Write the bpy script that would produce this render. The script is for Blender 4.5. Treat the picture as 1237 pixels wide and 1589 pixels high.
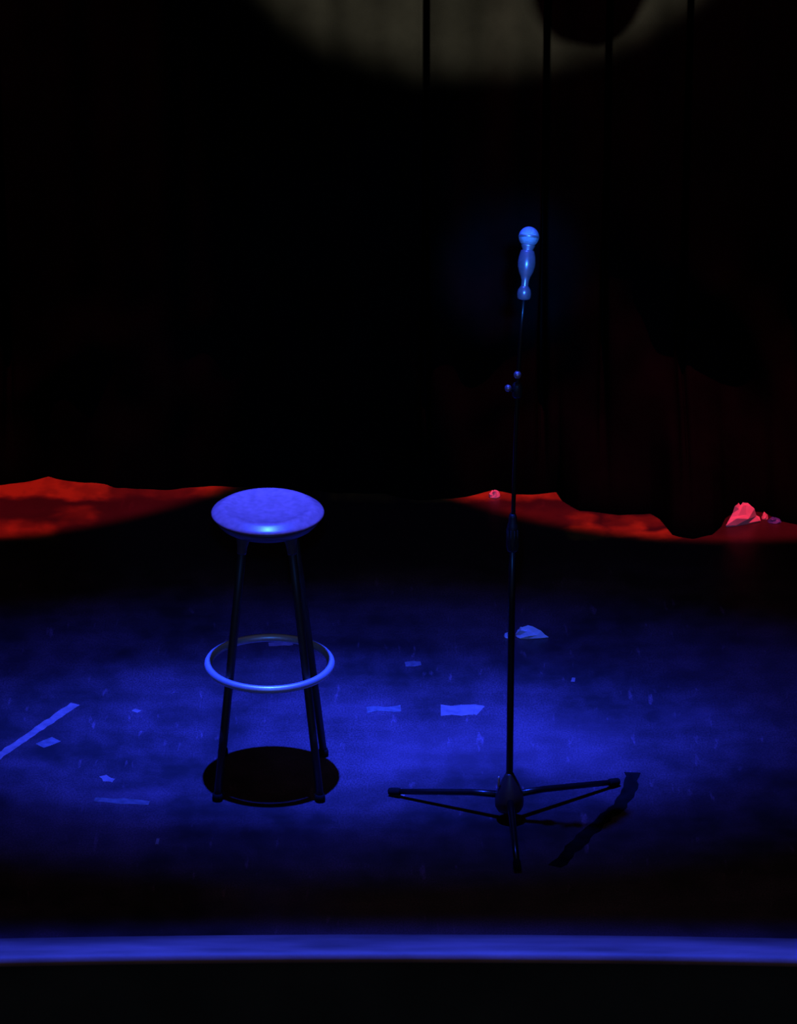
import bpy, bmesh, math, random
from mathutils import Vector, Matrix, noise

# ------------------------------------------------------------------ scene, camera, light
for o in list(bpy.data.objects):
    bpy.data.objects.remove(o, do_unlink=True)
scene = bpy.context.scene
col = scene.collection
vs = scene.view_settings
vs.view_transform = 'Standard'; vs.look = 'None'; vs.gamma = 1.0; vs.exposure = 0.0
vs.use_curve_mapping = False

cam_data = bpy.data.cameras.new('camera')
cam_data.sensor_fit = 'HORIZONTAL'; cam_data.sensor_width = 36.0
cam_data.lens = 7000 / 1237 * 36.0                    # long zoom from the balcony
cam_data.clip_end = 100
cam = bpy.data.objects.new('camera', cam_data); col.objects.link(cam)
cam.location = (0.3339, -10.3927, 5.1980)
cam.rotation_euler = (math.radians(90 - 23.2), 0, 0)
scene.camera = cam

world = bpy.data.worlds.new('dark_theatre'); scene.world = world
world.use_nodes = True
bg = world.node_tree.nodes['Background']
bg.inputs[0].default_value = (0.75, 0.85, 1.0, 1); bg.inputs[1].default_value = 0.05


def spot(name, loc, aim, color, watts, half_deg, blend, radius, scale=(1, 1, 1)):
    d = bpy.data.lights.new(name, 'SPOT')
    d.color = color; d.energy = watts; d.spot_size = math.radians(2 * half_deg)
    d.spot_blend = blend; d.shadow_soft_size = radius
    o = bpy.data.objects.new(name, d); col.objects.link(o)
    o.location = loc; o.scale = scale
    zax = (Vector(loc) - Vector(aim)).normalized()          # keep the long axis of an oval beam across the stage
    xax = (Vector((1, 0, 0)) - zax * zax.x).normalized()
    o.rotation_euler = Matrix((xax, zax.cross(xax), zax)).transposed().to_euler()
    return o


BLUE = (0.011, 0.050, 1.0)
PALE_BLUE = (0.014, 0.19, 1.0)
MIC_FILL_BLUE = (0.016, 0.17, 1.0)
RED = (1.0, 0.032, 0.090)
AMBER = (1.0, 0.60, 0.43)
# twin oval-beam blue lamps hung over the stool, one tight and one wide, and one along the lip
spot('blue_overhead_spot', (0.006, -0.12, 5.6), (0.18, 0.24, 0), BLUE, 7800, 12.7, 1.0, 0.045, (1, 0.47, 1))
spot('blue_overhead_spot', (0.010, -0.13, 5.6), (0.18, 0.30, 0), BLUE, 2100, 18.8, 1.0, 0.045, (1, 0.50, 1))
spot('blue_lip_spot', (0.30, -1.15, 5.4), (0.25, -1.03, 0), BLUE, 1900, 27.0, 0.9, 0.05, (1, 0.10, 1))
# paler blue lamp at the balcony rail, on the stool and the microphone
spot('front_blue_spot', (0.30, -9.0, 4.9), (0.35, -0.1, 0.95), PALE_BLUE, 550, 5.4, 0.5, 0.06)
spot('front_blue_spot', (0.55, -9.0, 4.9), (0.642, -0.19, 1.50), MIC_FILL_BLUE, 7000, 1.15, 0.6, 0.06)  # added tight lamp, there only to brighten the microphone
# two red lamps raking down the front of the curtain
spot('red_spot', (1.30, 1.5, 5.5), (1.30, 2.67, 0), RED, 1500, 12.0, 0.10, 0.03)
spot('red_spot', (-1.05, 1.5, 5.5), (-1.05, 2.67, 0), RED, 1350, 12.0, 0.10, 0.03)
# warm lamp from the side of the house, high on the curtain
spot('amber_spot', (2.9, -6.0, 6.5), (0.70, 1.97, 2.41), AMBER, 37000, 6.0, 0.09, 0.06)

# ------------------------------------------------------------------ helpers
M = {}


def mat(name, color, rough=0.5, metal=0.0, var=0.0, scale=20.0, spec=0.5, bump=0.0, bscale=200.0, stretch=(1, 1, 1)):
    m = bpy.data.materials.new(name); m.use_nodes = True
    nt = m.node_tree; b = nt.nodes['Principled BSDF']
    b.inputs['Roughness'].default_value = rough
    b.inputs['Metallic'].default_value = metal
    b.inputs['Specular IOR Level'].default_value = spec
    tc = nt.nodes.new('ShaderNodeTexCoord'); mp = nt.nodes.new('ShaderNodeMapping')
    mp.inputs['Scale'].default_value = stretch
    nt.links.new(tc.outputs['Object'], mp.inputs['Vector'])
    n = nt.nodes.new('ShaderNodeTexNoise'); n.inputs['Scale'].default_value = scale
    n.inputs['Detail'].default_value = 4
    nt.links.new(mp.outputs[0], n.inputs['Vector'])
    r = nt.nodes.new('ShaderNodeValToRGB')
    lo = [max(0, c * (1 - var)) for c in color]; hi = [min(1, c * (1 + var)) for c in color]
    r.color_ramp.elements[0].position = 0.3; r.color_ramp.elements[1].position = 0.7
    r.color_ramp.elements[0].color = (*lo, 1); r.color_ramp.elements[1].color = (*hi, 1)
    nt.links.new(n.outputs['Fac'], r.inputs['Fac'])
    nt.links.new(r.outputs['Color'], b.inputs['Base Color'])
    if bump:
        n2 = nt.nodes.new('ShaderNodeTexNoise'); n2.inputs['Scale'].default_value = bscale
        nt.links.new(tc.outputs['Object'], n2.inputs['Vector'])
        bp = nt.nodes.new('ShaderNodeBump'); bp.inputs['Strength'].default_value = bump
        bp.inputs['Distance'].default_value = 0.002
        nt.links.new(n2.outputs['Fac'], bp.inputs['Height'])
        nt.links.new(bp.outputs['Normal'], b.inputs['Normal'])
    M[name] = m
    return m


mat('velvet', (0.0022, 0.0033, 0.0030), 1.0, var=0.3, scale=6, spec=0.0, bump=0.3, bscale=300)
mat('vinyl', (0.52, 0.13, 0.110), 0.34, var=0.18, scale=60, bump=0.15, bscale=500)
mat('seat_shell', (0.10, 0.045, 0.045), 0.40, var=0.2, scale=30)
mat('leg_paint', (0.035, 0.016, 0.016), 0.50, var=0.15, scale=40)
mat('chrome', (0.80, 0.56, 0.56), 0.42, metal=0.6, var=0.06, scale=60)
mat('black_metal', (0.010, 0.006, 0.006), 0.30, metal=0.0, var=0.15, scale=60)
mat('black_plastic', (0.020, 0.014, 0.014), 0.45, var=0.2, scale=80)
mat('rubber', (0.006, 0.005, 0.005), 0.9, var=0.2, scale=80, spec=0.1)
mat('hub_metal', (0.070, 0.035, 0.035), 0.34, var=0.15, scale=60)
mat('grille_mesh', (0.88, 0.70, 0.72), 0.42, metal=0.6, var=0.25, scale=700, bump=0.6, bscale=1500)
mat('mic_body', (0.70, 0.46, 0.48), 0.36, metal=0.7, var=0.1, scale=120)
mat('clip_plastic', (0.42, 0.22, 0.24), 0.30, metal=0.5, var=0.12, scale=120)
mat('nosing_paint', (0.50, 0.25, 0.23), 0.55, var=0.45, scale=3.0, stretch=(0.9, 6, 2), bump=0.2, bscale=90)
mat('fascia_paint', (0.045, 0.045, 0.045), 0.7, var=0.3, scale=5)
mat('pale_tape', (0.30, 0.135, 0.135), 0.6, var=0.25, scale=40)
mat('worn_tape', (0.17, 0.09, 0.095), 0.6, var=0.35, scale=50)
mat('dark_strip', (0.011, 0.007, 0.007), 1.0, var=0.4, scale=25, spec=0.0)
mat('white_paper', (0.80, 0.62, 0.64), 0.7, var=0.08, scale=40)
mat('blue_plastic', (0.10, 0.16, 0.70), 0.3, var=0.2, scale=60)
mat('house_floor', (0.015, 0.013, 0.013), 0.8, var=0.3, scale=4)

for nm, w, r_ in (('vinyl', .8, .27), ('chrome', .5, .22)):
    b_ = M[nm].node_tree.nodes['Principled BSDF']
    b_.inputs['Coat Weight'].default_value = w; b_.inputs['Coat Roughness'].default_value = r_


def floor_material():
    """Reddish-brown stage boards under old black paint: streaks, worn patches, scuffs."""
    m = bpy.data.materials.new('stage_floor'); m.use_nodes = True
    nt = m.node_tree; L = nt.links; b = nt.nodes['Principled BSDF']
    tc = nt.nodes.new('ShaderNodeTexCoord')

    def nz(scale, stretch, detail=4, off=(0, 0, 0), lo=0.4, hi=0.6):
        mp = nt.nodes.new('ShaderNodeMapping'); mp.inputs['Scale'].default_value = stretch
        mp.inputs['Location'].default_value = off
        L.new(tc.outputs['Object'], mp.inputs['Vector'])
        n = nt.nodes.new('ShaderNodeTexNoise'); n.inputs['Scale'].default_value = scale
        n.inputs['Detail'].default_value = detail
        L.new(mp.outputs[0], n.inputs['Vector'])
        r = nt.nodes.new('ShaderNodeMapRange'); r.inputs['From Min'].default_value = lo
        r.inputs['From Max'].default_value = hi; r.interpolation_type = 'SMOOTHSTEP'
        L.new(n.outputs['Fac'], r.inputs['Value'])
        return r.outputs['Result']

    def op(kind, a, c):
        n = nt.nodes.new('ShaderNodeMath'); n.operation = kind
        for i, v in enumerate((a, c)):
            if isinstance(v, (int, float)): n.inputs[i].default_value = v
            else: L.new(v, n.inputs[i])
        return n.outputs[0]

    sep = nt.nodes.new('ShaderNodeSeparateXYZ'); L.new(tc.outputs['Object'], sep.inputs[0])

    wn = nt.nodes.new('ShaderNodeTexNoise'); wn.inputs['Scale'].default_value = 11.0; wn.inputs['Detail'].default_value = 4
    L.new(tc.outputs['Object'], wn.inputs['Vector'])
    ws = nt.nodes.new('ShaderNodeSeparateColor'); L.new(wn.outputs['Color'], ws.inputs[0])
    wx = op('ADD', sep.outputs['X'], op('MULTIPLY', op('SUBTRACT', ws.outputs[0], 0.5), 0.12))
    wy = op('ADD', sep.outputs['Y'], op('MULTIPLY', op('SUBTRACT', ws.outputs[1], 0.5), 0.12))

    def box(cx, cy, hx, hy, soft):
        """worn patch with its own outline, metres on the floor"""
        def axis(s, c, h):
            d = op('ABSOLUTE', op('SUBTRACT', s, c), 0)
            r = nt.nodes.new('ShaderNodeMapRange'); r.interpolation_type = 'SMOOTHSTEP'
            r.inputs['From Min'].default_value = h + soft; r.inputs['From Max'].default_value = h - soft
            L.new(d, r.inputs['Value']); return r.outputs['Result']
        return op('MULTIPLY', axis(wx, cx, hx), axis(wy, cy, hy))

    patches = nz(2.6, (1.0, 0.8, 1), 6, (3.1, 1.2, 0), 0.36, 0.66)
    streak = nz(4.0, (0.7, 2.6, 1), 5, (0.7, 0, 0), 0.38, 0.68)
    mottling = nz(13.0, (1, 0.7, 1), 6, (0, 4, 0), 0.36, 0.68)
    scuff = nz(14.0, (2.8, 0.5, 1), 3, (9, 2, 0), 0.64, 0.74)
    v = op('ADD', op('MULTIPLY', patches, 0.56), op('MULTIPLY', streak, 0.22))
    v = op('ADD', v, op('MULTIPLY', mottling, 0.34))
    v = op('ADD', v, op('MULTIPLY', scuff, 0.9))
    grit = nz(230.0, (1, 0.6, 1), 2, (0, 0, 0), 0.3, 0.7)
    v = op('MULTIPLY', v, op('ADD', 0.55, op('MULTIPLY', grit, 0.9)))
    dn = nt.nodes.new('ShaderNodeMapRange'); dn.interpolation_type = 'SMOOTHSTEP'      # upstage band darkened in the colour, holds down the red and blue light
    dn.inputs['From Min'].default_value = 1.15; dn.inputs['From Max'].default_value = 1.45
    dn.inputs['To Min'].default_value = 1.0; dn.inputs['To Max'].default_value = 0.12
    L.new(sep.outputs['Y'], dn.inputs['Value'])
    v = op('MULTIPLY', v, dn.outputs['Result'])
    bare = None
    for (cx, cy, hx, hy, soft, k) in [
        (0.42, 0.16, 0.16, 0.13, 0.07, 0.45),       # worn standing spot between stool and microphone
        (0.76, 0.20, 0.16, 0.16, 0.08, 0.40),
        (0.24, 0.40, 0.10, 0.05, 0.03, 0.25),
        (-0.35, -0.10, 0.09, 0.035, 0.02, 0.25),
        (1.10, 0.36, 0.06, 0.05, 0.03, 0.25),
        (0.885, 1.585, 0.055, 0.045, 0.02, 1.9),    # chipped paint near the curtain
        (0.865, 1.66, 0.03, 0.06, 0.02, 1.0),
        (1.000, 1.600, 0.050, 0.045, 0.018, 2.1),
        (1.080, 1.560, 0.060, 0.035, 0.018, 1.8),
        (1.02, 1.665, 0.09, 0.03, 0.02, 0.7),
        (1.25, 1.545, 0.10, 0.03, 0.03, 0.25),
        (-0.78, 1.60, 0.12, 0.06, 0.04, 1.6),
        (-0.60, 1.72, 0.05, 0.05, 0.03, 0.8),
        (0.72, 1.70, 0.10, 0.05, 0.03, 0.3),
        (-0.98, 1.95, 0.45, 0.105, 0.03, 2.4),
        (-0.36, 1.93, 0.18, 0.085, 0.03, 0.5),
        (-0.20, 1.93, 0.06, 0.075, 0.03, 1.4),      # bare boards along the hem
        (0.62, 1.90, 0.24, 0.075, 0.025, 2.3),
        (0.22, 1.86, 0.10, 0.03, 0.02, 1.2),
    ]:
        if cy > 1.4:
            p = op('MULTIPLY', box(cx, cy, hx, hy, soft), k * 0.45)
            bare = p if bare is None else op('ADD', bare, p)
        else:
            v = op('ADD', v, op('MULTIPLY', box(cx, cy, hx, hy, soft), k))
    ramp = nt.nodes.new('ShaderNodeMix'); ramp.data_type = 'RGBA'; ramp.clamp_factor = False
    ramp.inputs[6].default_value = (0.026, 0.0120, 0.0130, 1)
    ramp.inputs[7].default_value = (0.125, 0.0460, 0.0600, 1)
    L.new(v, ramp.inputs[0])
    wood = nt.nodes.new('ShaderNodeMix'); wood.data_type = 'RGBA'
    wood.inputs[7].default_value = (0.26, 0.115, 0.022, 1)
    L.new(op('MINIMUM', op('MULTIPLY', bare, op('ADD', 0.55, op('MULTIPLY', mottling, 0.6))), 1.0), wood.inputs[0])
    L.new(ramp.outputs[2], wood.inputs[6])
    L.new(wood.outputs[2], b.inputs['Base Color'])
    b.inputs['Roughness'].default_value = 0.42
    b.inputs['Specular IOR Level'].default_value = 0.35
    bp = nt.nodes.new('ShaderNodeBump'); bp.inputs['Strength'].default_value = 0.15
    bp.inputs['Distance'].default_value = 0.002
    L.new(mottling, bp.inputs['Height']); L.new(bp.outputs['Normal'], b.inputs['Normal'])
    M['stage_floor'] = m


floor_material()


def link(name, bm, material, parent=None, smooth=True):
    bmesh.ops.recalc_face_normals(bm, faces=bm.faces)
    me = bpy.data.meshes.new(name); bm.to_mesh(me); bm.free()
    me.materials.append(M[material])
    for p in me.polygons: p.use_smooth = smooth
    o = bpy.data.objects.new(name, me); col.objects.link(o)
    if parent: o.parent = parent
    return o


def tag(o, label, cat, group=None):
    o['label'] = label; o['category'] = cat
    if group: o['group'] = group
    return o


def struct(o, label=None):
    o['kind'] = 'structure'
    if label: o['label'] = label
    return o


def empty(name, loc):
    o = bpy.data.objects.new(name, None); col.objects.link(o); o.location = loc
    o.empty_display_size = 0.1
    return o


def lathe(bm, prof, seg=48, mtx=None):
    """revolve (radius, height) pairs about Z; radius 0 ends are closed"""
    rings = []
    for r, z in prof:
        if r < 1e-6:
            rings.append([bm.verts.new((0, 0, z))])
        else:
            rings.append([bm.verts.new((r * math.cos(2 * math.pi * k / seg), r * math.sin(2 * math.pi * k / seg), z)) for k in range(seg)])
    for a, b in zip(rings[:-1], rings[1:]):
        for k in range(seg):
            k2 = (k + 1) % seg
            if len(a) == 1 and len(b) == 1: continue
            if len(a) == 1: bm.faces.new((a[0], b[k], b[k2]))
            elif len(b) == 1: bm.faces.new((a[k], a[k2], b[0]))
            else: bm.faces.new((a[k], a[k2], b[k2], b[k]))
    if mtx is not None: bm.transform(mtx)
    return bm


def tube(bm, pts, radii, seg=16):
    pts = [Vector(p) for p in pts]
    if not hasattr(radii, '__len__'): radii = [radii] * len(pts)
    rings = []
    for i, p in enumerate(pts):
        t = (pts[min(i + 1, len(pts) - 1)] - pts[max(i - 1, 0)]).normalized()
        x = t.orthogonal() if i == 0 else (px - t * px.dot(t))
        x.normalize(); px = x; y = t.cross(x)
        rings.append([bm.verts.new(p + (x * math.cos(2 * math.pi * k / seg) + y * math.sin(2 * math.pi * k / seg)) * radii[i]) for k in range(seg)])
    for a, b in zip(rings[:-1], rings[1:]):
        for k in range(seg):
            bm.faces.new((a[k], a[(k + 1) % seg], b[(k + 1) % seg], b[k]))
    bm.faces.new(rings[0][::-1]); bm.faces.new(rings[-1])
    return bm


def along(p, d):
    """matrix placing a Z-axis shape at p, pointing along d"""
    return Matrix.Translation(p) @ Vector(d).to_track_quat('Z', 'Y').to_matrix().to_4x4()


def boxm(bm, x0, x1, y0, y1, z0, z1):
    v = [bm.verts.new((x, y, z)) for z in (z0, z1) for y in (y0, y1) for x in (x0, x1)]
    for f in ((0, 1, 3, 2), (4, 6, 7, 5), (0, 4, 5, 1), (2, 3, 7, 6), (0, 2, 6, 4), (1, 5, 7, 3)):
        bm.faces.new([v[i] for i in f])
    return bm


# ------------------------------------------------------------------ the setting
def lip(x):                                   # the apron edge bows very slightly
    return -0.846 - 0.020 * ((x - 0.33) / 0.95) ** 2


XS = [-3.0 + i * 0.2 for i in range(35)]
bm = bmesh.new()                              # stage floor slab
top = [(bm.verts.new((x, lip(x), 0)), bm.verts.new((x, 3.0, 0)), bm.verts.new((x, lip(x), -0.04)), bm.verts.new((x, 3.0, -0.04))) for x in XS]
for a, b in zip(top[:-1], top[1:]):
    bm.faces.new((a[0], b[0], b[1], a[1])); bm.faces.new((a[2], a[3], b[3], b[2]))
    bm.faces.new((a[0], a[2], b[2], b[0])); bm.faces.new((a[1], b[1], b[3], a[3]))
bm.faces.new((top[0][0], top[0][1], top[0][3], top[0][2])); bm.faces.new((top[-1][0], top[-1][2], top[-1][3], top[-1][1]))
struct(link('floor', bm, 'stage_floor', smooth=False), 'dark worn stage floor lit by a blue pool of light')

bm = bmesh.new()                              # pale nosing board along the lip, rounded front
sec = [(0.0, 0.004), (-0.080, 0.004), (-0.090, 0.001), (-0.095, -0.006), (-0.096, -0.016), (-0.090, -0.024), (-0.060, -0.026), (0.0, -0.026)]
rows = [[bm.verts.new((x, lip(x) + dy - 0.0005, z)) for dy, z in sec] for x in XS]
for a, b in zip(rows[:-1], rows[1:]):
    for k in range(len(sec)):
        k2 = (k + 1) % len(sec)
        bm.faces.new((a[k], b[k], b[k2], a[k2]))
bm.faces.new(rows[0]); bm.faces.new(rows[-1][::-1])
struct(link('trim_1', bm, 'nosing_paint'), 'pale worn nosing strip along the front edge of the stage')

bm = bmesh.new()                              # black front of the stage
rows = [[bm.verts.new((x, lip(x) - 0.055 + d, z)) for d, z in ((0, -0.0265), (0, -1.0), (0.05, -1.0), (0.05, -0.0265))] for x in XS]
for a, b in zip(rows[:-1], rows[1:]):
    for k in range(4):
        bm.faces.new((a[k], b[k], b[(k + 1) % 4], a[(k + 1) % 4]))
bm.faces.new(rows[0]); bm.faces.new(rows[-1][::-1])
struct(link('trim_2', bm, 'fascia_paint', smooth=False), 'black front face of the stage below the nosing')

bm = boxm(bmesh.new(), -3.0, 3.8, -5.0, -0.86, -1.06, -1.0)
struct(link('floor_auditorium', bm, 'house_floor', smooth=False))

for nm, bx_ in (('wall_back', (-3.1, 3.9, 3.0, 3.2, 0.0, 7.0)), ('wall_left', (-3.1, -3.0, -5.0, 3.0, -1.0, 7.0)), ('wall_right', (3.8, 3.9, -5.0, 3.0, -1.0, 7.0))):
    struct(link(nm, boxm(bmesh.new(), *bx_), 'fascia_paint', smooth=False))

# ------------------------------------------------------------------ curtain
HEM = [(-2.6, 1.93), (-2.2, 1.98), (-1.8, 1.92), (-1.4, 1.97), (-1.1, 1.92), (-0.963, 1.941), (-0.849, 1.941), (-0.774, 1.961), (-0.71, 2.001), (-0.64, 1.966), (-0.534, 1.951),
       (-0.503, 1.917), (-0.369, 1.902), (-0.217, 1.932), (-0.045, 1.917), (0.127, 1.883), (0.299, 1.868), (0.394, 1.819),
       (0.489, 1.834), (0.565, 1.868), (0.613, 1.902), (0.679, 1.868), (0.774, 1.872), (0.806, 1.885), (0.818, 1.819), (0.865, 1.747),
       (0.977, 1.714), (1.071, 1.723), (1.097, 1.676), (1.128, 1.567), (1.183, 1.539), (1.24, 1.567), (1.268, 1.628),
       (1.286, 1.699), (1.337, 1.757), (1.41, 1.723), (1.435, 1.676), (1.492, 1.643), (1.608, 1.614), (1.75, 1.66), (1.9, 1.80), (2.1, 1.90), (2.4, 1.86), (2.8, 1.93), (3.4, 1.92)]


def hem_y(x):
    for (x0, y0), (x1, y1) in zip(HEM[:-1], HEM[1:]):
        if x0 <= x <= x1:
            t = (x - x0) / (x1 - x0)
            return y0 + (y1 - y0) * t + 0.012 * noise.noise(Vector((x * 16.0, 2.0, 0.0)))
    return HEM[-1][1]


CREASES = [(-2.2, .05), (-1.75, .05), (-1.3, .05), (-0.82, .05), (0.412, .14), (0.757, .14), (0.936, .09), (1.168, .11), (1.52, .08), (1.95, .07), (2.45, .07), (2.9, .06)]


def sst(t):
    t = max(0.0, min(1.0, t)); return t * t * (3 - 2 * t)


def curtain_y(x, z):
    y = 1.99 + 0.012 * math.sin(x * 21.0) + 0.022 * math.sin(x * 6.3 + 0.8) + 0.008 * math.sin(x * 47 + 2)
    for cx, d in CREASES:
        w = 0.0085 + 0.010 * sst((0.9 - z) / 0.9)
        y += d * math.exp(-((x - cx) / w) ** 4)
    k = 1 - sst(z / 0.42)                     # the bottom kicks out and piles on the floor
    n = noise.noise(Vector((x * 3.0 + z * 2.0, z * 3.5, 4.0))) * 0.075 + noise.noise(Vector((x * 7 - z * 5, z * 6, 9.0))) * 0.03
    y += n * sst(z / 0.12) * (1 - sst((z - 0.25) / 0.55)) * (1.3 if x > 0.4 else 0.8)
    right = sst((x - 0.7) / 0.3)              # swagged folds falling to the right
    y += right * 0.045 * math.sin(13.0 * (x + 0.75 * z) + 1.0) * sst(z / 0.15) * (1 - sst((z - 0.3) / 0.5))
    return y * (1 - k) + hem_y(x) * k


xs = sorted(set(round(v, 4) for v in [-2.6 + i * 0.0075 for i in range(801)] + [c + k * 0.0022 for c, _ in CREASES for k in range(-7, 8)]))
zs = [0.0, 0.004, 0.012] + [0.03 * i for i in range(1, 24)] + [0.72 + 0.13 * i for i in range(1, 28)]
bm = bmesh.new()
grid = [[bm.verts.new((x, curtain_y(x, z), z + 0.002)) for x in xs] for z in zs]
for r0, r1 in zip(grid[:-1], grid[1:]):
    for i in range(len(xs) - 1):
        bm.faces.new((r0[i], r0[i + 1], r1[i + 1], r1[i]))
cur = link('stage_curtain', bm, 'velvet')
sol = cur.modifiers.new('thickness', 'SOLIDIFY'); sol.thickness = 0.004; sol.offset = 0
tag(cur, 'heavy black stage curtain in vertical folds, hem piled on the floor', 'curtain')

# ------------------------------------------------------------------ bar stool
stool = empty('bar_stool', (0.006, 0, 0))
stool.rotation_euler.z = math.radians(-1)
tag(stool, 'round backless bar stool with four splayed legs and bright foot ring', 'stool')
bm = lathe(bmesh.new(), [(0, .7530), (.05, .7535), (.080, .7550), (.096, .7580), (.105, .7604), (.112, .7612), (.118, .7600), (.124, .7570), (.130, .7532), (.136, .7494),
                         (.1400, .7462), (.1420, .7432), (.1416, .7405), (.1395, .7390), (.134, .7385), (0, .7385)], 96)
link('seat', bm, 'vinyl', stool)
bm = lathe(bmesh.new(), [(0, .738), (.136, .738), (.135, .733), (.128, .722), (.118, .712), (.109, .7065), (.100, .705), (0, .705)], 96)
o = link('seat_base', bm, 'seat_shell', stool); o['label'] = 'dark tapered shell under the seat'
TOP, BOT = 0.058, 0.1305
for sx in (-1, 1):
    for sy in (-1, 1):
        p0 = Vector((sx * BOT, sy * BOT, 0.012)); p1 = Vector((sx * TOP, sy * TOP, 0.709)); d = p1 - p0
        lg = link('leg', tube(bmesh.new(), [p0, p0 + d * .25, p0 + d * .5, p0 + d * .75, p1], [.0098, .0100, .0102, .0104, .0106], 20), 'leg_paint', stool)
        s = link('leg_socket', lathe(bmesh.new(), [(0, 0), (.0118, 0), (.0122, .004), (.0135, .020), (.0165, .036), (.021, .046), (.021, .049), (0, .049)], 24, along(p1 - d.normalized() * .052, d)), 'seat_shell', lg)
        f = link('foot_cap', lathe(bmesh.new(), [(0, 0), (.0125, 0), (.0135, .003), (.0130, .014), (.0115, .020), (0, .020)], 24, along(p0 - Vector((0, 0, .0115)), (0, 0, 1))), 'rubber', lg)
ring = bmesh.new()
n1, n2, R, r = 128, 16, .1560, .0103
vv = [[ring.verts.new(((R + r * math.cos(b)) * math.cos(a), (R + r * math.cos(b)) * math.sin(a), .325 + r * math.sin(b)))
       for b in [2 * math.pi * j / n2 for j in range(n2)]] for a in [2 * math.pi * i / n1 for i in range(n1)]]
for i in range(n1):
    for j in range(n2):
        ring.faces.new((vv[i][j], vv[(i + 1) % n1][j], vv[(i + 1) % n1][(j + 1) % n2], vv[i][(j + 1) % n2]))
o = link('foot_ring', ring, 'chrome', stool); o['label'] = 'bright round metal foot ring'

# ------------------------------------------------------------------ microphone stand
st = empty('microphone_stand', (0.613, -0.236, 0))
tag(st, 'thin black microphone stand on a three-legged base', 'stand')
link('lower_pole', tube(bmesh.new(), [(0, 0, .030), (0, 0, .3), (.0005, 0, .60), (.001, 0, .80)], .0088, 20), 'black_metal', st)
link('upper_pole', tube(bmesh.new(), [(.001, 0, .76), (.003, 0, .90), (.006, 0, 1.05), (.010, 0, 1.20), (.016, 0, 1.32), (.0225, 0, 1.415)], .0052, 16), 'black_metal', st)
cl = link('height_clutch', lathe(bmesh.new(), [(0, .742), (.0120, .742), (.0140, .746), (.0148, .760), (.0146, .800), (.0130, .812), (.0105, .818), (.0098, .832), (.0075, .840), (0, .840)], 28, Matrix.Translation((.001, 0, 0))), 'black_plastic', st)
bm = bmesh.new()
for k in range(10):                            # grip ribs on the clutch
    a = 2 * math.pi * k / 10
    tube(bm, [(.001 + .0142 * math.cos(a), .0142 * math.sin(a), .75), (.001 + .0142 * math.cos(a), .0142 * math.sin(a), .80)], .0014, 6)
link('grip_ribs', bm, 'black_plastic', cl)
# clamp half-way up with a small cap above and a wing knob to the side
cp = link('tube_clamp', lathe(bmesh.new(), [(0, 1.148), (.0095, 1.148), (.0120, 1.153), (.0128, 1.166), (.0120, 1.178), (.0090, 1.184), (0, 1.184)], 24, Matrix.Translation((.008, 0, 0))), 'black_plastic', st)
bm = tube(bmesh.new(), [(.000, -.004, 1.166), (-.012, -.007, 1.172)], .0045, 12)
bm2 = lathe(bm, [], 4)
link('knob_stem', bm, 'black_metal', cp)
bm = lathe(bmesh.new(), [(0, -.005), (.006, -.005), (.0085, -.002), (.0088, .003), (.006, .007), (0, .008)], 20, along((-.0135, -.008, 1.174), (-.85, -.35, .45)))
link('wing_knob', bm, 'mic_body', cp)
bm = lathe(bmesh.new(), [(0, -.009), (.006, -.008), (.0092, -.003), (.0092, .003), (.006, .008), (0, .009)], 20, along((.0085, -.006, 1.208), (0, -.2, 1)))
link('pole_collar', bm, 'mic_body', st)
# base: domed hub, three legs with rubber feet
hub = link('hub', lathe(bmesh.new(), [(0, .132), (.0098, .132), (.0125, .126), (.018, .116), (.026, .100), (.033, .080), (.0365, .060), (.0360, .042), (.030, .030), (.018, .024), (0, .024)], 40), 'hub_metal', st)
link('lock_bolt', lathe(bmesh.new(), [(0, .098), (.0028, .098), (.0032, .104), (.0034, .122), (.0026, .1265), (0, .1275)], 14, Matrix.Translation((-.0275, -.010, 0))), 'chrome', hub)
for tip in ((-.298, .137), (.280, .192), (.014, -.282)):
    t = Vector((tip[0], tip[1], 0)); u = t.normalized()
    a = u * .026 + Vector((0, 0, .066)); b = t + Vector((0, 0, .0115)) - u * .004
    m1 = a.lerp(b, .25) + Vector((0, 0, .004)); m2 = a.lerp(b, .65) + Vector((0, 0, .002))
    lg = link('leg', tube(bmesh.new(), [a, m1, m2, b], [.0092, .0085, .0078, .0072], 16), 'black_metal', st)
    link('rubber_foot', lathe(bmesh.new(), [(0, -.022), (.0085, -.022), (.0098, -.018), (.0102, .004), (.0090, .009), (0, .0105)], 18, along(b, (b - m2))), 'rubber', lg)
# clip on top of the pole, leaning away from the house
AX = Vector((.085, .43, .89)).normalized()
AD = Vector((.0225, 0, 1.415))
clip = link('microphone_clip', lathe(bmesh.new(), [(0, -.012), (.0150, -.012), (.0165, -.008), (.0168, .002), (.0150, .010), (.0110, .016), (.0082, .020), (0, .021)], 28, along(AD, (.06, .10, 1))), 'clip_plastic', st)
S0 = AD + Vector((.001, .002, .016))
prof = [(.0088, .000), (.0092, .018), (.0120, .028), (.0172, .040), (.0206, .054), (.0214, .066), (.0202, .080), (.0176, .092), (.0160, .098),
        (.0128, .098), (.0125, .090), (.0122, .060), (.0110, .034), (.0080, .020), (.0070, .000), (.0088, .000)]
bm = lathe(bmesh.new(), [(r, z * 0.90) for r, z in prof], 32, along(S0, AX))
link('clip_sleeve', bm, 'clip_plastic', clip)

# ------------------------------------------------------------------ microphone, held in the clip
mic = empty('microphone', st.location + S0 + AX * 0.04)
tag(mic, 'handheld microphone with silver ball grille held on top of the stand', 'microphone')
q = along((0, 0, 0), AX)


def mic_lathe(prof, seg=32):
    return lathe(bmesh.new(), [(r, s - .04) for r, s in prof], seg, q)


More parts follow.
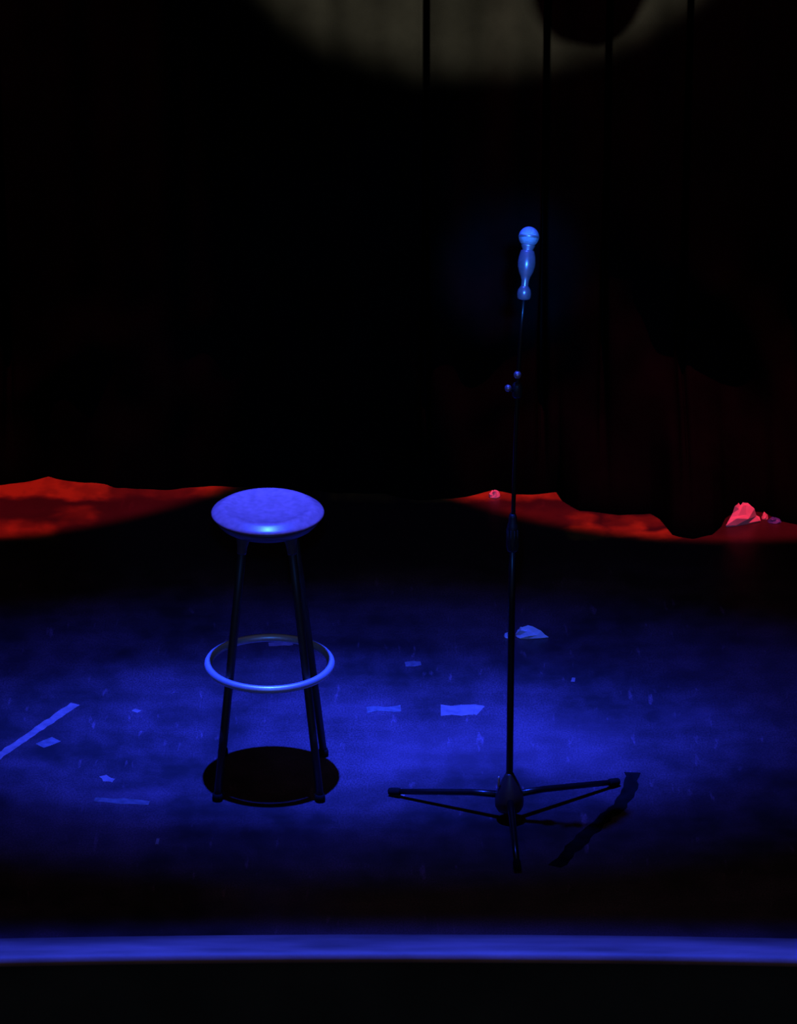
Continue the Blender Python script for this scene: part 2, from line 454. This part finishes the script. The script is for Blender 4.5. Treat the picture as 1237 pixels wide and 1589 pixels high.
link('handle', mic_lathe([(0, .023), (.0068, .023), (.0092, .033), (.0108, .054), (.0112, .080), (.0130, .091), (.0160, .098), (.0172, .102), (0, .1025)]), 'mic_body', mic)
gr = [(0, .1030)] + [(max(0.0, .0245 * math.sin(t)), .1215 - .0245 * math.cos(t)) for t in [math.radians(42 + i * 138 / 16) for i in range(17)]]
gr[-1] = (0, .1215 + .0245)
g = link('grille', mic_lathe(gr, 40), 'grille_mesh', mic)
bm = mic_lathe([(.0240, .1185), (.0250, .1192), (.0252, .1215), (.0250, .1238), (.0240, .1245), (.0236, .1215), (.0240, .1185)], 40)
link('grille_band', bm, 'mic_body', g)


# ------------------------------------------------------------------ tape marks and litter on the stage
def strip(name, pts, w, material, seed, th=0.0009, ragged=0.12):
    """flat adhesive strip with slightly ragged edges along floor points (x, y)"""
    rnd = random.Random(seed); bm = bmesh.new(); P = [Vector((x, y, 0)) for x, y in pts]
    line = []
    for a, b in zip(P[:-1], P[1:]):
        k = max(2, int((b - a).length / 0.02))
        line += [a.lerp(b, i / k) for i in range(k)]
    line.append(P[-1]); rows = []
    for i, p in enumerate(line):
        t = (line[min(i + 1, len(line) - 1)] - line[max(i - 1, 0)]).normalized(); s = Vector((-t.y, t.x, 0))
        wl = w / 2 * (1 + rnd.uniform(-ragged, ragged)); wr = w / 2 * (1 + rnd.uniform(-ragged, ragged))
        rows.append([bm.verts.new(p + s * wl + Vector((0, 0, .0002))), bm.verts.new(p - s * wr + Vector((0, 0, .0002))),
                     bm.verts.new(p - s * wr + Vector((0, 0, th))), bm.verts.new(p + s * wl + Vector((0, 0, th)))])
    for a, b in zip(rows[:-1], rows[1:]):
        for k in range(4): bm.faces.new((a[k], b[k], b[(k + 1) % 4], a[(k + 1) % 4]))
    bm.faces.new(rows[0]); bm.faces.new(rows[-1][::-1])
    return link(name, bm, material, smooth=False)


tag(strip('tape_strip', [(-0.80, -0.04), (-0.70, 0.132), (-0.61, 0.29), (-0.526, 0.438)], .026, 'pale_tape', 1, ragged=.2), 'long pale tape strip running diagonally across the stage floor', 'tape')
tag(strip('tape_strip', [(0.446, 0.398), (0.50, 0.398), (0.535, 0.402), (0.552, 0.395)], .062, 'pale_tape', 2, ragged=.15), 'short wide pale tape patch between stool and microphone stand', 'tape')
tag(strip('tape_strip', [(-0.022, 0.815), (0.020, 0.818), (0.044, 0.822)], .026, 'pale_tape', 3, ragged=.25), 'small pale tape scrap on the floor behind the stool', 'tape')
tag(strip('tape_strip', [(-0.44, -0.125), (-0.37, -0.135), (-0.30, -0.145)], .028, 'worn_tape', 4, ragged=.3), 'faded tape strip beside the foot of the stool', 'tape')
tag(strip('tape_strip', [(-0.603, 0.185), (-0.562, 0.225)], .03, 'worn_tape', 5, ragged=.35), 'short faded tape piece alongside the long diagonal strip', 'tape')
tag(strip('tape_strip', [(0.937, 0.030), (0.930, -0.06), (0.895, -0.16), (0.83, -0.27), (0.77, -0.39), (0.722, -0.490)], .036, 'dark_strip', 6, ragged=.3), 'black strip running past a foot of the microphone stand', 'tape')  # dark diagonal mark on the floor, laid as a thin strip
tag(strip('tape_strip', [(0.250, 0.402), (0.300, 0.408), (0.340, 0.410)], .034, 'worn_tape', 12, ragged=.45), 'faded torn tape piece on the floor between the stool and the wide tape patch', 'tape')
tag(strip('tape_strip', [(0.352, 0.688), (0.395, 0.692)], .030, 'worn_tape', 13, ragged=.4), 'faded tape piece behind the wide tape patch, between stool and stand', 'tape')
tag(strip('tape_mark', [(-0.366, 0.388), (-0.356, 0.402)], .022, 'pale_tape', 7), 'tiny pale tape dot on the floor between long diagonal strip and stool', 'tape')
tag(strip('tape_mark', [(0.802, 0.575), (0.806, 0.600)], .010, 'pale_tape', 8), 'tiny pale tape dot on the floor behind the pole of the microphone stand', 'tape')
tag(strip('tape_mark', [(-0.270, -0.372), (-0.268, -0.340)], .008, 'pale_tape', 9), 'tiny pale fleck on the dark floor in front of the stool', 'tape')
tag(strip('tape_mark', [(-0.428, 0.010), (-0.415, -0.012), (-0.398, -0.018)], .022, 'pale_tape', 10, ragged=.4), 'small torn pale tape fleck near the faded strip by the stool', 'tape')
tag(strip('tape_mark', [(0.317, -0.082), (0.352, -0.088)], .040, 'pale_tape', 11, ragged=.2), 'pale tape fleck at the microphone stand foot that points to the stool', 'tape')


def scrap(name, outline, peak, material, seed, rough=.25):
    """crumpled scrap: a faceted, creased lump over a floor outline (x, y), local metres"""
    rnd = random.Random(seed); bm = bmesh.new(); n = len(outline)
    rings = []
    for f, h in ((1.0, 0.0), (1.02, .10), (.86, .42), (.62, .74), (.34, .95)):
        ring_v = []
        for x, y in outline:
            j = 1 + rnd.uniform(-rough, rough) * (f < 1)
            px, py = peak[0] + (x - peak[0]) * f * j, peak[1] + (y - peak[1]) * f * j
            ring_v.append(bm.verts.new((px, py, max(0.0005, peak[2] * h * (1 + rnd.uniform(-rough, rough) * (h > 0))))))
        rings.append(ring_v)
    tip = bm.verts.new(peak)
    for a, b in zip(rings[:-1], rings[1:]):
        for k in range(n): bm.faces.new((a[k], a[(k + 1) % n], b[(k + 1) % n], b[k]))
    for k in range(n): bm.faces.new((rings[-1][k], rings[-1][(k + 1) % n], tip))
    bm.faces.new(rings[0][::-1])
    return link(name, bm, material, smooth=False)


def oval(rx, ry, n=12, x0=0, y0=0):
    return [(x0 + rx * math.cos(2 * math.pi * k / n), y0 + ry * math.sin(2 * math.pi * k / n)) for k in range(n)]


o = scrap('paper_scrap', [(-.044, -.006), (-.034, -.02), (-.01, -.022), (.018, -.018), (.045, -.013), (.020, .004), (.0, .014), (-.022, .022), (-.038, .012)], (-.026, .002, .026), 'white_paper', 3)
o.location = (.700, .870, 0); tag(o, 'crumpled pale paper scrap on the stage behind the microphone stand', 'paper scrap')
o = scrap('paper_scrap', oval(.010, .016, 8), (0, 0, .010), 'white_paper', 4)
o.location = (.634, .868, 0); tag(o, 'tiny paper fragment beside the crumpled scrap behind the pole', 'paper scrap')
o = scrap('cloth_scrap', [(-.050, -.052), (-.020, -.046), (.015, -.030), (.052, -.012), (.050, .012), (.020, .022), (-.008, .026), (-.022, .010), (-.036, -.024)], (-.006, .002, .046), 'white_paper', 5)
o.location = (1.335, 1.675, 0); tag(o, 'crumpled white cloth glowing pink in red light at the curtain hem', 'cloth')
o = scrap('paper_scrap', oval(.010, .016, 9), (0, 0, .016), 'white_paper', 6)
o.location = (1.402, 1.690, 0); tag(o, 'small paper wad beside the pink-lit cloth', 'paper scrap')
o = scrap('plastic_scrap', oval(.020, .014, 10), (-.004, 0, .014), 'blue_plastic', 7)
o.location = (1.428, 1.660, 0); tag(o, 'small blue plastic scrap next to the pink-lit cloth', 'scrap')
o = scrap('paper_scrap', oval(.017, .014, 10), (.002, 0, .022), 'white_paper', 8)
o.location = (.617, 1.850, 0); tag(o, 'small red-lit paper ball at the curtain hem behind the microphone stand', 'paper scrap')

# ------------------------------------------------------------------ lantern on a drop pipe, beside the stage
ln = empty('stage_lantern', (1.43, -0.05, 2.87))
tag(ln, 'black stage lantern on a drop pipe, hanging beside the stage in front of the curtain', 'stage light')
dv = Vector((-.35, .45, -.82))
can = link('lantern_body', lathe(bmesh.new(), [(0, -.19), (.05, -.185), (.085, -.16), (.115, -.10), (.125, -.05), (.125, .17), (.118, .17), (.118, .02), (0, .02)], 32, along((0, 0, 0), dv)), 'rubber', ln)
link('lens', lathe(bmesh.new(), [(0, .05), (.116, .045), (.116, .035), (0, .035)], 32, along((0, 0, 0), dv)), 'blue_plastic', can)
side = dv.cross(Vector((0, 0, 1))).normalized()
link('yoke', tube(bmesh.new(), [side * .135, side * .14 + Vector((0, 0, .16)), side * .10 + Vector((0, 0, .24)), -side * .10 + Vector((0, 0, .24)), -side * .14 + Vector((0, 0, .16)), -side * .135], .010, 10), 'rubber', ln)
link('drop_pipe', tube(bmesh.new(), [(0, 0, .24), (0, 0, 3.9)], .022, 14), 'rubber', ln)
